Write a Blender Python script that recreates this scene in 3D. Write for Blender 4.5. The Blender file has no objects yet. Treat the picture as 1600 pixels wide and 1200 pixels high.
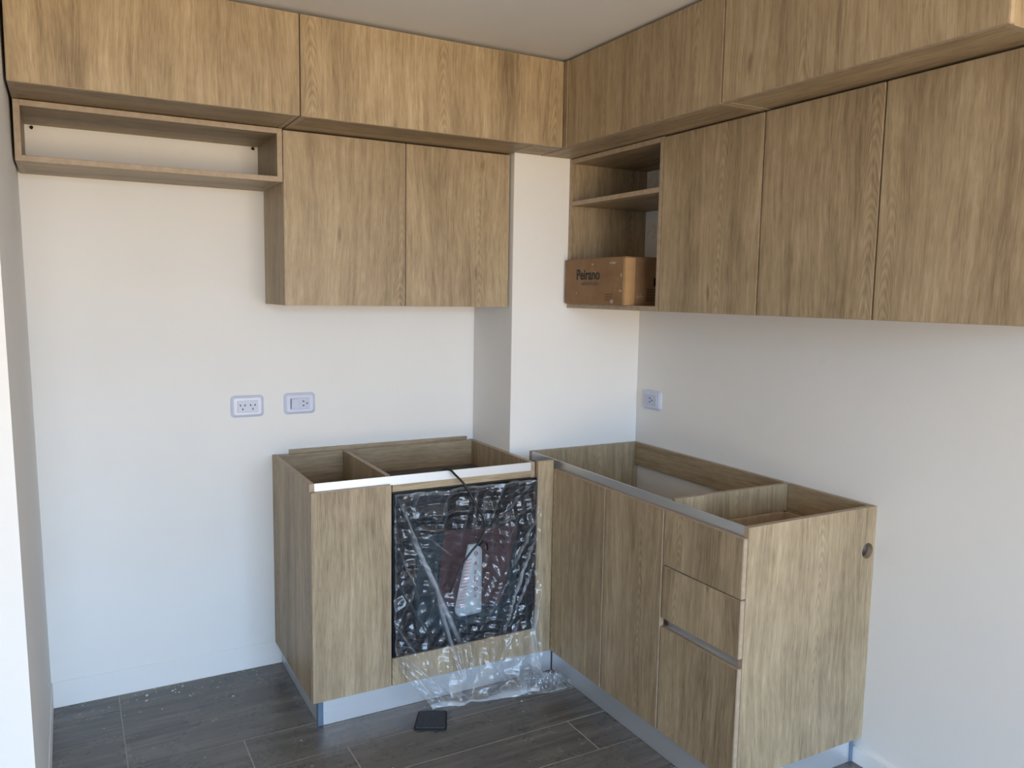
import bpy, bmesh, math, random
from mathutils import Vector, Matrix, noise

scene = bpy.context.scene
COL = scene.collection

# ------------------------------------------------------------------ camera
cam_d = bpy.data.cameras.new('camera')
cam = bpy.data.objects.new('camera', cam_d)
COL.objects.link(cam)
F = Vector((0.48181475, 0.86927289, -0.11054046)).normalized()
R = Vector((0.87540297, -0.48311143, 0.0165224)).normalized()
U = R.cross(F).normalized()
m = Matrix((R, U, -F)).transposed().to_4x4()
m.translation = Vector((-2.23388, -3.21584, 1.51923))
cam.matrix_world = m
cam_d.sensor_fit = 'HORIZONTAL'
cam_d.sensor_width = 36.0
cam_d.lens = 1255.75 / 1600.0 * 36.0
cam_d.clip_start = 0.02
scene.camera = cam

# ------------------------------------------------------------------ light
scene.view_settings.view_transform = 'Standard'
scene.view_settings.look = 'None'
scene.view_settings.exposure = 0.16
scene.view_settings.gamma = 1.0
scene.view_settings.use_curve_mapping = False

world = bpy.data.worlds.new('world')
scene.world = world
world.use_nodes = True
wn = world.node_tree
wn.nodes.clear()
wo = wn.nodes.new('ShaderNodeOutputWorld')
wb = wn.nodes.new('ShaderNodeBackground')
wtc = wn.nodes.new('ShaderNodeTexCoord')
wsep = wn.nodes.new('ShaderNodeSeparateXYZ')
wr = wn.nodes.new('ShaderNodeValToRGB')
wmr = wn.nodes.new('ShaderNodeMapRange')
wmr.inputs['From Min'].default_value = -1
wmr.inputs['From Max'].default_value = 1
wn.links.new(wtc.outputs['Generated'], wsep.inputs[0])
wn.links.new(wsep.outputs['Z'], wmr.inputs['Value'])
wn.links.new(wmr.outputs[0], wr.inputs[0])
# sunlit ground and facades below the horizon (warm), clear sky above it (blue)
SKY = [(0.0, (0.95, 0.72, 0.45, 1)), (0.475, (1.0, 0.77, 0.49, 1)), (0.515, (0.76, 1.06, 1.44, 1)),
       (0.60, (0.56, 0.86, 1.25, 1)), (1.0, (0.28, 0.55, 1.0, 1))]
while len(wr.color_ramp.elements) < len(SKY):
    wr.color_ramp.elements.new(0.5)
for e, (pos, c) in zip(wr.color_ramp.elements, SKY):
    e.position = pos
    e.color = c
wn.links.new(wr.outputs[0], wb.inputs['Color'])
wb.inputs['Strength'].default_value = 11.5
wn.links.new(wb.outputs[0], wo.inputs[0])

XR0, XR1 = -3.9, 0.0            # room extents
YR0 = -5.6
WX0, WX1, WZ0, WZ1 = -2.85, -0.25, 0.06, 2.30   # glazed opening in the wall behind the camera
pd = bpy.data.lights.new('window_portal', 'AREA')
pd.shape = 'RECTANGLE'
pd.size = WX1 - WX0
pd.size_y = WZ1 - WZ0
pd.cycles.is_portal = True
po = bpy.data.objects.new('window_portal', pd)
COL.objects.link(po)
po.location = ((WX0 + WX1) / 2, YR0 - 0.02, (WZ0 + WZ1) / 2)
po.rotation_euler = (math.radians(90), 0, 0)     # faces +y, into the room
ZC = 2.405                      # ceiling height

# ------------------------------------------------------------------ materials
def new_mat(name):
    mt = bpy.data.materials.new(name)
    mt.use_nodes = True
    mt.node_tree.nodes.clear()
    return mt, mt.node_tree

class NB:
    """small node builder"""
    def __init__(s, name):
        s.mat, s.t = new_mat(name)
    def n(s, kind, **kw):
        nd = s.t.nodes.new('ShaderNode' + kind)
        for k, v in kw.items():
            if hasattr(nd, k) and not k[0].isupper():
                setattr(nd, k, v)
            else:
                nd.inputs[k].default_value = v
        return nd
    def l(s, a, b):
        s.t.links.new(a, b)
    def math(s, op, a, b=None, c=None, clamp=False):
        nd = s.t.nodes.new('ShaderNodeMath')
        nd.operation = op
        nd.use_clamp = clamp
        for i, v in enumerate((a, b, c)):
            if v is None:
                continue
            if isinstance(v, (int, float)):
                nd.inputs[i].default_value = v
            else:
                s.l(v, nd.inputs[i])
        return nd.outputs[0]
    def comb(s, x, y, z):
        nd = s.t.nodes.new('ShaderNodeCombineXYZ')
        for i, v in enumerate((x, y, z)):
            if isinstance(v, (int, float)):
                nd.inputs[i].default_value = v
            else:
                s.l(v, nd.inputs[i])
        return nd.outputs[0]
    def noise(s, vec, scale=1.0, detail=2.0, rough=0.5, dist=0.0):
        nd = s.t.nodes.new('ShaderNodeTexNoise')
        nd.inputs['Scale'].default_value = scale
        nd.inputs['Detail'].default_value = detail
        nd.inputs['Roughness'].default_value = rough
        nd.inputs['Distortion'].default_value = dist
        s.l(vec, nd.inputs['Vector'])
        return nd.outputs['Fac']
    def ramp(s, fac, stops):
        nd = s.t.nodes.new('ShaderNodeValToRGB')
        while len(nd.color_ramp.elements) < len(stops):
            nd.color_ramp.elements.new(0.5)
        for e, (pos, c) in zip(nd.color_ramp.elements, stops):
            e.position = pos
            e.color = c if len(c) == 4 else (*c, 1)
        s.l(fac, nd.inputs[0])
        return nd.outputs[0]
    def maprange(s, v, a, b, c=0.0, d=1.0, smooth=True):
        nd = s.t.nodes.new('ShaderNodeMapRange')
        if smooth:
            nd.interpolation_type = 'SMOOTHSTEP'
        nd.inputs['From Min'].default_value = a
        nd.inputs['From Max'].default_value = b
        nd.inputs['To Min'].default_value = c
        nd.inputs['To Max'].default_value = d
        s.l(v, nd.inputs['Value'])
        return nd.outputs[0]
    def mix(s, fac, a, b, blend='MIX'):
        nd = s.t.nodes.new('ShaderNodeMix')
        nd.data_type = 'RGBA'
        nd.blend_type = blend
        for sock, v in ((nd.inputs[0], fac), (nd.inputs[6], a), (nd.inputs[7], b)):
            if isinstance(v, (int, float)):
                sock.default_value = v
            elif isinstance(v, tuple):
                sock.default_value = v if len(v) == 4 else (*v, 1)
            else:
                s.l(v, sock)
        return nd.outputs[2]
    def out(s, shader):
        o = s.t.nodes.new('ShaderNodeOutputMaterial')
        s.l(shader, o.inputs['Surface'])
        return s.mat
    def principled(s, color, rough=0.5, metal=0.0, bump=None, bstr=0.1, bdist=0.001, spec=0.5, coat=0.0):
        p = s.t.nodes.new('ShaderNodeBsdfPrincipled')
        if isinstance(color, tuple):
            p.inputs['Base Color'].default_value = color if len(color) == 4 else (*color, 1)
        else:
            s.l(color, p.inputs['Base Color'])
        if isinstance(rough, (int, float)):
            p.inputs['Roughness'].default_value = rough
        else:
            s.l(rough, p.inputs['Roughness'])
        p.inputs['Metallic'].default_value = metal
        p.inputs['Specular IOR Level'].default_value = spec
        p.inputs['Coat Weight'].default_value = coat
        if bump is not None:
            b = s.t.nodes.new('ShaderNodeBump')
            b.inputs['Strength'].default_value = bstr
            b.inputs['Distance'].default_value = bdist
            s.l(bump, b.inputs['Height'])
            s.l(b.outputs[0], p.inputs['Normal'])
        return p.outputs[0]

def srgb(r, g, b):
    def f(c):
        c /= 255.0
        return c / 12.92 if c <= 0.04045 else ((c + 0.055) / 1.055) ** 2.4
    return (f(r), f(g), f(b))

def oak(name, axis, tint=(1, 1, 1)):
    """oak-look laminate, grain running along the given axis"""
    b = NB(name)
    tc = b.n('TexCoord')
    oi = b.n('ObjectInfo')
    sep = b.n('SeparateXYZ')
    b.l(tc.outputs['Object'], sep.inputs[0])
    x, y, z = sep.outputs
    if axis == 'z':
        u0, v = b.math('ADD', x, y), z
    elif axis == 'x':
        u0, v = b.math('ADD', z, y), x
    else:
        u0, v = b.math('ADD', z, x), y
    rnd = oi.outputs['Random']
    u = b.math('ADD', u0, b.math('MULTIPLY', rnd, 37.3))
    sd = b.math('MULTIPLY', rnd, 91.7)
    v2 = b.math('ADD', v, b.math('MULTIPLY', rnd, 5.1))
    # gentle waviness of the grain
    wv = b.noise(b.comb(b.math('MULTIPLY', u, 3.0), sd, b.math('MULTIPLY', v2, 1.6)), 1.0, 2.0)
    uw = b.math('ADD', u, b.math('MULTIPLY', b.math('SUBTRACT', wv, 0.5), 0.07))
    band = b.noise(b.comb(b.math('MULTIPLY', uw, 8.0), sd, b.math('MULTIPLY', v2, 0.55)), 1.0, 2.5, 0.55)
    streak = b.noise(b.comb(b.math('MULTIPLY', uw, 64.0), sd, b.math('MULTIPLY', v2, 3.2)), 1.0, 3.0, 0.6)
    fibre = b.noise(b.comb(b.math('MULTIPLY', uw, 270.0), sd, b.math('MULTIPLY', v2, 16.0)), 1.0, 2.0, 0.6)
    blot = b.noise(b.comb(b.math('MULTIPLY', u, 14.0), sd, b.math('MULTIPLY', v2, 8.0)), 1.0, 3.0, 0.6)
    # cathedral arches once every ~0.46 m
    P = 0.46
    ur = b.math('ADD', u, b.math('MULTIPLY', b.math('SUBTRACT', wv, 0.5), 0.04))
    fr = b.math('MULTIPLY', b.math('SUBTRACT', b.math('FRACT', b.math('DIVIDE', ur, P)), 0.5), P)
    fw = b.noise(b.comb(b.math('MULTIPLY', u, 16.0), sd, b.math('MULTIPLY', v2, 5.0)), 1.0, 2.0)
    a2 = b.math('MULTIPLY', b.math('MULTIPLY', fr, fr), 3600.0)
    ph = b.math('ADD', b.math('ADD', b.math('MULTIPLY', v2, 27.0), a2), b.math('MULTIPLY', fw, 3.2))
    ring = b.math('SINE', b.math('MULTIPLY', ph, 6.2832))
    mask = b.maprange(b.math('ABSOLUTE', fr), 0.015, 0.055, 1.0, 0.0)
    mk2 = b.maprange(b.noise(b.comb(b.math('MULTIPLY', u, 2.0), sd, b.math('MULTIPLY', v2, 1.7)), 1.0, 1.0), 0.40, 0.56)
    arch = b.math('MULTIPLY', b.math('MULTIPLY', ring, mask), mk2)
    # tone
    t = b.math('MULTIPLY', b.math('SUBTRACT', band, 0.5), 0.95)
    t = b.math('ADD', t, b.math('MULTIPLY', b.math('SUBTRACT', streak, 0.5), 0.82))
    t = b.math('ADD', t, b.math('MULTIPLY', b.math('SUBTRACT', fibre, 0.5), 0.75))
    t = b.math('ADD', t, b.math('MULTIPLY', b.math('SUBTRACT', blot, 0.5), 0.38))
    t = b.math('ADD', t, b.math('MULTIPLY', arch, 0.10))
    t = b.math('ADD', t, 0.5, clamp=True)
    c = b.ramp(t, [(0.0, srgb(110, 93, 73)), (0.3, srgb(142, 124, 98)), (0.55, srgb(165, 146, 117)),
                   (0.8, srgb(181, 163, 134)), (1.0, srgb(195, 178, 152))])
    # pores and knots
    pore = b.noise(b.comb(b.math('MULTIPLY', uw, 230.0), sd, b.math('MULTIPLY', v2, 22.0)), 1.0, 1.0)
    pm = b.maprange(pore, 0.66, 0.76)
    c = b.mix(b.math('MULTIPLY', pm, 0.30), c, srgb(104, 82, 58))
    vo = b.n('TexVoronoi', Scale=1.0)
    b.l(b.comb(b.math('MULTIPLY', uw, 11.0), sd, b.math('MULTIPLY', v2, 3.2)), vo.inputs['Vector'])
    kn = b.maprange(vo.outputs['Distance'], 0.03, 0.13, 1.0, 0.0)
    gate = b.n('SeparateColor')
    b.l(vo.outputs['Color'], gate.inputs[0])
    kn = b.math('MULTIPLY', kn, b.maprange(gate.outputs[0], 0.55, 0.62))
    c = b.mix(b.math('MULTIPLY', kn, 0.55), c, srgb(96, 76, 54))
    if tint != (1, 1, 1):
        c = b.mix(1.0, c, tint, 'MULTIPLY')
    return b.out(b.principled(c, 0.48, bump=b.math('ADD', fibre, pore), bstr=0.12, bdist=0.0006, spec=0.4))

M = {}
M['oak_z'] = oak('oak_vertical', 'z')
M['oak_x'] = oak('oak_along_x', 'x')
M['oak_y'] = oak('oak_along_y', 'y')

b = NB('oak_edge_band')
tc = b.n('TexCoord')
nz = b.noise(tc.outputs['Object'], 45.0, 3.0)
M['edge'] = b.out(b.principled(b.ramp(nz, [(0.3, srgb(158, 138, 116)), (0.7, srgb(174, 156, 133))]), 0.5))

b = NB('white_paint')
tc = b.n('TexCoord')
n1 = b.noise(tc.outputs['Object'], 1.7, 4.0, 0.6)
n2 = b.noise(tc.outputs['Object'], 90.0, 3.0, 0.6)
n3 = b.noise(tc.outputs['Object'], 7.0, 5.0, 0.7)
c = b.ramp(n1, [(0.3, (0.775, 0.765, 0.745)), (0.7, (0.81, 0.80, 0.78))])
c = b.mix(b.maprange(n3, 0.66, 0.74, 0, 0.25), c, (0.68, 0.67, 0.65))
M['wall'] = b.out(b.principled(c, 0.75, bump=n2, bstr=0.08, bdist=0.001, spec=0.25))

b = NB('ceiling_paint')
tc = b.n('TexCoord')
n1 = b.noise(tc.outputs['Object'], 3.0, 3.0)
M['ceil'] = b.out(b.principled(b.ramp(n1, [(0.3, (0.74, 0.73, 0.71)), (0.7, (0.77, 0.76, 0.74))]), 0.85, spec=0.1))

b = NB('skirting_paint')
tc = b.n('TexCoord')
n1 = b.noise(tc.outputs['Object'], 20.0, 3.0)
M['skirt'] = b.out(b.principled(b.ramp(n1, [(0.3, (0.77, 0.77, 0.76)), (0.7, (0.83, 0.83, 0.82))]), 0.4))

# wood-look porcelain planks with construction dust
b = NB('porcelain_plank')
tc = b.n('TexCoord')
geo = b.n('NewGeometry')
oi = b.n('ObjectInfo')
sep = b.n('SeparateXYZ')
b.l(geo.outputs['Position'], sep.inputs[0])
x, y, z = sep.outputs
rnd = oi.outputs['Random']
sd = b.math('MULTIPLY', rnd, 57.0)
st = b.noise(b.comb(b.math('MULTIPLY', x, 2.2), b.math('MULTIPLY', y, 42.0), sd), 1.0, 4.0, 0.65)
fs = b.noise(b.comb(b.math('MULTIPLY', x, 9.0), b.math('MULTIPLY', y, 190.0), sd), 1.0, 3.0, 0.6)
bl = b.noise(b.comb(b.math('MULTIPLY', x, 3.0), b.math('MULTIPLY', y, 9.0), sd), 1.0, 4.0, 0.6)
t = b.math('ADD', b.math('MULTIPLY', st, 0.5), b.math('ADD', b.math('MULTIPLY', fs, 0.2), b.math('MULTIPLY', bl, 0.3)))
c = b.ramp(t, [(0.33, srgb(64, 61, 60)), (0.5, srgb(96, 93, 90)), (0.66, srgb(128, 124, 120))])
du = b.noise(geo.outputs['Position'], 2.6, 6.0, 0.62)
sc = b.noise(geo.outputs['Position'], 38.0, 6.0, 0.8)
dust = b.math('MULTIPLY', b.maprange(du, 0.42, 0.66), b.maprange(sc, 0.25, 0.85))
c = b.mix(b.math('MULTIPLY', dust, 0.20), c, srgb(160, 156, 150))
vo = b.n('TexVoronoi', Scale=17.0)
b.l(geo.outputs['Position'], vo.inputs['Vector'])
spk = b.maprange(vo.outputs['Distance'], 0.05, 0.10, 1.0, 0.0)
gs = b.n('SeparateColor')
b.l(vo.outputs['Color'], gs.inputs[0])
spk = b.math('MULTIPLY', spk, b.maprange(gs.outputs[0], 0.62, 0.7))
c = b.mix(b.math('MULTIPLY', spk, 0.55), c, srgb(196, 192, 186))
rg = b.math('ADD', 0.24, b.math('MULTIPLY', dust, 0.35))
M['plank'] = b.out(b.principled(c, rg, bump=b.math('ADD', st, fs), bstr=0.12, bdist=0.001, spec=0.5))

b = NB('grout')
tc = b.n('TexCoord')
n1 = b.noise(tc.outputs['Object'], 60.0, 3.0)
M['grout'] = b.out(b.principled(b.ramp(n1, [(0.3, srgb(150, 146, 140)), (0.7, srgb(180, 176, 170))]), 0.85))

def brushed(name, col, rough, metal=1.0, axis='x', spec=0.5):
    b = NB(name)
    tc = b.n('TexCoord')
    sep = b.n('SeparateXYZ')
    b.l(tc.outputs['Object'], sep.inputs[0])
    x, y, z = sep.outputs
    v = b.comb(b.math('MULTIPLY', x, 3.0 if axis == 'x' else 300.0), b.math('MULTIPLY', y, 3.0 if axis == 'y' else 300.0),
               b.math('MULTIPLY', z, 400.0))
    n1 = b.noise(v, 1.0, 3.0)
    n2 = b.noise(tc.outputs['Object'], 5.0, 4.0)
    c = b.ramp(b.math('ADD', b.math('MULTIPLY', n1, 0.5), b.math('MULTIPLY', n2, 0.5)),
               [(0.3, tuple(q * 0.88 for q in col)), (0.7, col)])
    return b.out(b.principled(c, rough, metal, bump=n1, bstr=0.05, bdist=0.0005, spec=spec))

M['alu_lit_x'] = brushed('anodised_profile_lit_x', (0.86, 0.87, 0.88), 0.42, 0.75, 'x')  # one metal for both runs; window brightness put into this lighter colour
M['alu_shaded_y'] = brushed('anodised_profile_shaded_y', (0.70, 0.72, 0.74), 0.38, 0.9, 'y')  # same metal facing sideways, its shade put into a darker colour
M['kick_x'] = brushed('kick_aluminium_x', (0.74, 0.77, 0.81), 0.40, 0.7, 'x')
M['kick_y'] = brushed('kick_aluminium_y', (0.74, 0.77, 0.81), 0.40, 0.7, 'y')

def plain(name, col, rough=0.5, metal=0.0, var=0.12, scale=30.0, spec=0.5, coat=0.0, bstr=0.0):
    b = NB(name)
    tc = b.n('TexCoord')
    n1 = b.noise(tc.outputs['Object'], scale, 3.0)
    c = b.ramp(n1, [(0.3, tuple(q * (1 - var) for q in col)), (0.7, tuple(min(1, q * (1 + var)) for q in col))])
    return b.out(b.principled(c, rough, metal, bump=n1 if bstr else None, bstr=bstr, bdist=0.001, spec=spec, coat=coat))

M['kick_corner'] = plain('kick_corner_plastic', srgb(120, 140, 165), 0.3, 0.6)
M['kick_joint'] = plain('dark_joint', srgb(30, 34, 42), 0.6)
M['plastic'] = plain('white_plastic', srgb(200, 207, 226), 0.22, var=0.02)
M['plastic_in'] = plain('white_plastic_insert', srgb(186, 193, 214), 0.3, var=0.02)
M['slot'] = plain('socket_slot', srgb(40, 42, 50), 0.7)
M['black_glass'] = plain('black_glass', srgb(16, 20, 27), 0.12, var=0.2, spec=0.5)
M['glass_window'] = plain('dark_oven_window', srgb(33, 46, 54), 0.15, var=0.2)
M['black_enamel'] = plain('black_enamel', srgb(30, 34, 42), 0.4)
M['steel'] = plain('dull_steel', srgb(120, 124, 130), 0.35, 0.8)
M['red_paper'] = plain('dark_red_print', srgb(54, 30, 36), 0.7, var=0.25, scale=14)
M['pouch'] = plain('white_pouch', srgb(160, 171, 178), 0.35, var=0.08, scale=40, bstr=0.3)
M['pink_print'] = plain('pink_print', srgb(186, 140, 146), 0.5, var=0.1)
M['red_ink'] = plain('red_ink', srgb(150, 84, 92), 0.5)
M['cable'] = plain('black_rubber', srgb(18, 18, 22), 0.45)
M['felt'] = plain('dark_felt', srgb(58, 63, 72), 0.9, var=0.35, scale=160, bstr=0.5)
M['felt_rim'] = plain('dark_felt_rim', srgb(22, 25, 32), 0.8, var=0.2)
M['ink'] = plain('black_ink', srgb(24, 22, 22), 0.6)
M['grey_ink'] = plain('faded_ink', srgb(106, 84, 70), 0.8)
M['brown_ink'] = plain('brown_ink', srgb(98, 66, 44), 0.8)
M['hole'] = plain('hole_dark', srgb(30, 24, 20), 0.9)
M['chip'] = plain('plaster_chip', srgb(226, 222, 214), 0.9)
M['frame'] = plain('window_frame_white', srgb(225, 226, 228), 0.35, var=0.02)

b = NB('cardboard')
tc = b.n('TexCoord')
sep = b.n('SeparateXYZ')
b.l(tc.outputs['Object'], sep.inputs[0])
x, y, z = sep.outputs
n1 = b.noise(tc.outputs['Object'], 9.0, 4.0, 0.6)
n2 = b.noise(b.comb(b.math('MULTIPLY', x, 20.0), b.math('MULTIPLY', y, 20.0), b.math('MULTIPLY', z, 300.0)), 1.0, 2.0)
n3 = b.noise(tc.outputs['Object'], 16.0, 5.0, 0.7)
c = b.ramp(n1, [(0.3, srgb(132, 103, 76)), (0.7, srgb(152, 121, 90))])
c = b.mix(b.maprange(n3, 0.62, 0.74, 0, 0.6), c, srgb(196, 172, 148))
M['card'] = b.out(b.principled(c, 0.75, bump=n2, bstr=0.1, bdist=0.0006, spec=0.2))
M['tape'] = plain('packing_tape', srgb(176, 140, 100), 0.3, var=0.08)
M['tape_w'] = plain('scuffed_tape', srgb(172, 150, 132), 0.35, var=0.25, scale=60)

# clear wrinkled film: transparent, sharply reflecting, milky where it is folded over itself
b = NB('clear_film')
at = b.n('Attribute', attribute_name='fold')
tc = b.n('TexCoord')
nb = b.noise(tc.outputs['Object'], 46.0, 4.0, 0.6, 1.8)
nr = b.math('ABSOLUTE', b.math('SUBTRACT', nb, 0.5))
bp = b.n('Bump', Strength=0.35, Distance=0.003)
b.l(nr, bp.inputs['Height'])
gl = b.n('BsdfGlossy', Roughness=0.035)
gl.inputs['Color'].default_value = (1, 1, 1, 1)
b.l(bp.outputs[0], gl.inputs['Normal'])
df = b.n('BsdfDiffuse')
df.inputs['Color'].default_value = (0.76, 0.83, 0.90, 1)
tl = b.n('BsdfTranslucent')
tl.inputs['Color'].default_value = (0.76, 0.83, 0.90, 1)
m1 = b.n('MixShader')
m1.inputs[0].default_value = 0.4
b.l(df.outputs[0], m1.inputs[1]); b.l(tl.outputs[0], m1.inputs[2])
tr = b.n('BsdfTransparent')
tr.inputs['Color'].default_value = (0.97, 0.975, 0.98, 1)
m2 = b.n('MixShader')
milk = b.math('ADD', 0.012, b.math('MULTIPLY', at.outputs['Fac'], 0.62), clamp=True)
b.l(milk, m2.inputs[0]); b.l(tr.outputs[0], m2.inputs[1]); b.l(m1.outputs[0], m2.inputs[2])
fr = b.n('LayerWeight')
b.l(bp.outputs[0], fr.inputs['Normal'])
ff = b.math('ADD', b.math('MULTIPLY', b.math('POWER', fr.outputs['Facing'], 4.0), 0.40), 0.042, clamp=True)
m3 = b.n('MixShader')
b.l(ff, m3.inputs[0]); b.l(m2.outputs[0], m3.inputs[1]); b.l(gl.outputs[0], m3.inputs[2])
M['film'] = b.out(m3.outputs[0])

# window glass
b = NB('window_glass')
tr = b.n('BsdfTransparent')
gl = b.n('BsdfGlossy', Roughness=0.01)
mx = b.n('MixShader')
mx.inputs[0].default_value = 0.06
b.l(tr.outputs[0], mx.inputs[1]); b.l(gl.outputs[0], mx.inputs[2])
M['pane'] = b.out(mx.outputs[0])

# ------------------------------------------------------------------ helpers
def link(o, parent=None):
    COL.objects.link(o)
    if parent is not None:
        o.parent = parent
        o.location = Vector(o.location) - Vector(parent.location)
    return o

def thing(name, label, cat, loc, group=None):
    o = bpy.data.objects.new(name, None)
    o.empty_display_size = 0.1
    o.location = loc
    COL.objects.link(o)
    o['label'] = label
    o['category'] = cat
    if group:
        o['group'] = group
    return o

def tag(o, label, cat, group=None):
    o['label'] = label
    o['category'] = cat
    if group:
        o['group'] = group
    return o

def bm_obj(name, bm, loc, mats, parent=None, smooth=False):
    me = bpy.data.meshes.new(name)
    bmesh.ops.recalc_face_normals(bm, faces=bm.faces)
    bm.to_mesh(me)
    bm.free()
    for mt in mats:
        me.materials.append(mt)
    if smooth:
        me.polygons.foreach_set('use_smooth', [True] * len(me.polygons))
    o = bpy.data.objects.new(name, me)
    o.location = loc
    return link(o, parent)

def box_bm(hx, hy, hz, bm=None, c=(0, 0, 0)):
    bm = bm or bmesh.new()
    r = bmesh.ops.create_cube(bm, size=1.0)
    for v in r['verts']:
        v.co = Vector((v.co.x * 2 * hx + c[0], v.co.y * 2 * hy + c[1], v.co.z * 2 * hz + c[2]))
    return bm

def board(name, x0, x1, y0, y1, z0, z1, parent=None, grain='z', edge=True, mats=None, bev=0.0008):
    """a cut board: faces in laminate with the given grain, the four narrow sides edge-banded"""
    hx, hy, hz = abs(x1 - x0) / 2, abs(y1 - y0) / 2, abs(z1 - z0) / 2
    bm = box_bm(hx, hy, hz)
    if mats is None:
        mats = [M['oak_' + grain], M['edge']]
    thin = min(range(3), key=lambda i: (hx, hy, hz)[i])
    if edge and len(mats) > 1:
        for f in bm.faces:
            f.normal_update()
            if abs(f.normal[thin]) < 0.5:
                f.material_index = 1
    front = name in ('door', 'drawer')
    if front:
        bev = .0017
    if bev:
        bmesh.ops.bevel(bm, geom=bm.edges[:], offset=min(bev, hx * .4, hy * .4, hz * .4), segments=2 if front else 1,
                        affect='EDGES', material=1 if front else -1)
    o = bm_obj(name, bm, ((x0 + x1) / 2, (y0 + y1) / 2, (z0 + z1) / 2), mats, parent)
    return o

def block(name, x0, x1, y0, y1, z0, z1, mat, parent=None, bev=0.0):
    return board(name, x0, x1, y0, y1, z0, z1, parent, mats=[mat], bev=bev)

def struct(o):
    o['kind'] = 'structure'
    return o

def prism(name, poly, z0, z1, mat, parent=None, lean=None):
    """vertical prism from an xy polygon; lean(z) gives an x offset"""
    cx = sum(p[0] for p in poly) / len(poly)
    cy = sum(p[1] for p in poly) / len(poly)
    bm = bmesh.new()
    lo = [bm.verts.new((p[0] - cx + (lean(z0) if lean else 0), p[1] - cy, z0)) for p in poly]
    hi = [bm.verts.new((p[0] - cx + (lean(z1) if lean else 0), p[1] - cy, z1)) for p in poly]
    bm.faces.new(lo)
    bm.faces.new(hi)
    n = len(poly)
    for i in range(n):
        bm.faces.new((lo[i], lo[(i + 1) % n], hi[(i + 1) % n], hi[i]))
    return bm_obj(name, bm, (cx, cy, 0), [mat], parent)

def tube_mesh(pts, r, seg=8):
    """tube along smoothed points"""
    P = [Vector(p) for p in pts]
    # catmull-rom
    out = []
    for i in range(len(P) - 1):
        p0, p1, p2, p3 = P[max(i - 1, 0)], P[i], P[i + 1], P[min(i + 2, len(P) - 1)]
        for k in range(6):
            t = k / 6
            out.append(0.5 * ((2 * p1) + (p2 - p0) * t + (2 * p0 - 5 * p1 + 4 * p2 - p3) * t * t +
                              (3 * p1 - p0 - 3 * p2 + p3) * t ** 3))
    out.append(P[-1])
    bm = bmesh.new()
    rings = []
    nrm = Vector((0, 0, 1))
    for i, p in enumerate(out):
        d = (out[min(i + 1, len(out) - 1)] - out[max(i - 1, 0)]).normalized()
        a = d.cross(nrm)
        if a.length < 1e-3:
            a = d.cross(Vector((1, 0, 0)))
        a.normalize()
        c = d.cross(a).normalized()
        rings.append([bm.verts.new(p + r * (math.cos(2 * math.pi * k / seg) * a + math.sin(2 * math.pi * k / seg) * c))
                      for k in range(seg)])
    for A, B in zip(rings, rings[1:]):
        for k in range(seg):
            bm.faces.new((A[k], A[(k + 1) % seg], B[(k + 1) % seg], B[k]))
    bm.faces.new(rings[0])
    bm.faces.new(rings[-1])
    return bm

def text_part(name, txt, size, loc, rot, mat, parent, bold=0.0, xs=1.0):
    cu = bpy.data.curves.new(name, 'FONT')
    cu.body = txt
    cu.size = size
    cu.extrude = 0.0003
    cu.offset = bold
    cu.align_x = 'LEFT'
    to = bpy.data.objects.new(name, cu)
    COL.objects.link(to)
    dg = bpy.context.evaluated_depsgraph_get()
    dg.update()
    me = bpy.data.meshes.new_from_object(to.evaluated_get(dg))
    bpy.data.objects.remove(to)
    bpy.data.curves.remove(cu)
    me.name = name
    me.materials.clear()
    me.materials.append(mat)
    for v in me.vertices:
        v.co.x *= xs
    o = bpy.data.objects.new(name, me)
    o.rotation_euler = rot
    o.location = loc
    return link(o, parent)

TH = 0.018     # board thickness

# ------------------------------------------------------------------ room shell
fl = struct(block('floor', XR0 - .2, XR1 + .2, YR0 - .2, .2, -0.06, -0.0009, M['grout']))
# plank rows, 0.2 m wide, 1.2 m long, joints where the photo shows them
rng = random.Random(5)
tile_meshes = {}
row_y = -0.13
joint_known = {-0.13: -2.118, -0.33: -2.118, -1.13 + .2: -0.717}
rows = [(-0.13, 0.0)] + [(-0.13 - 0.2 * (k + 1), -0.13 - 0.2 * k) for k in range(28)]
for ri, (ya, yb) in enumerate(rows):
    ya = max(ya, YR0)
    if yb - ya < 0.02:
        continue
    if ri in (0, 1, 2):
        j0 = -2.118
    elif ri == 5:
        j0 = -0.717
    elif ri == 4:
        j0 = -1.463
    else:
        j0 = -rng.random() * 1.2
    j = j0
    while j > XR0:
        j -= 1.2
    edges = []
    while j < XR1:
        edges.append(j)
        j += 1.2
    edges.append(j)
    for a, c in zip(edges, edges[1:]):
        a2, c2 = max(a, XR0), min(c, XR1)
        if c2 - a2 < 0.02:
            continue
        g = 0.0021
        key = (round(c2 - a2, 3), round(yb - ya, 3))
        if key not in tile_meshes:
            bm = box_bm((c2 - a2) / 2 - g, (yb - ya) / 2 - g, 0.004)
            bmesh.ops.bevel(bm, geom=[e for e in bm.edges if all(v.co.z > 0 for v in e.verts)], offset=0.0004,
                            segments=1, affect='EDGES')
            me = bpy.data.meshes.new('plank')
            bm.to_mesh(me)
            bm.free()
            me.materials.append(M['plank'])
            tile_meshes[key] = me
        o = bpy.data.objects.new('plank', tile_meshes[key])
        o.location = ((a2 + c2) / 2, (ya + yb) / 2, -0.004 + rng.uniform(-.0002, .0002))
        link(o, fl)

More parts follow.
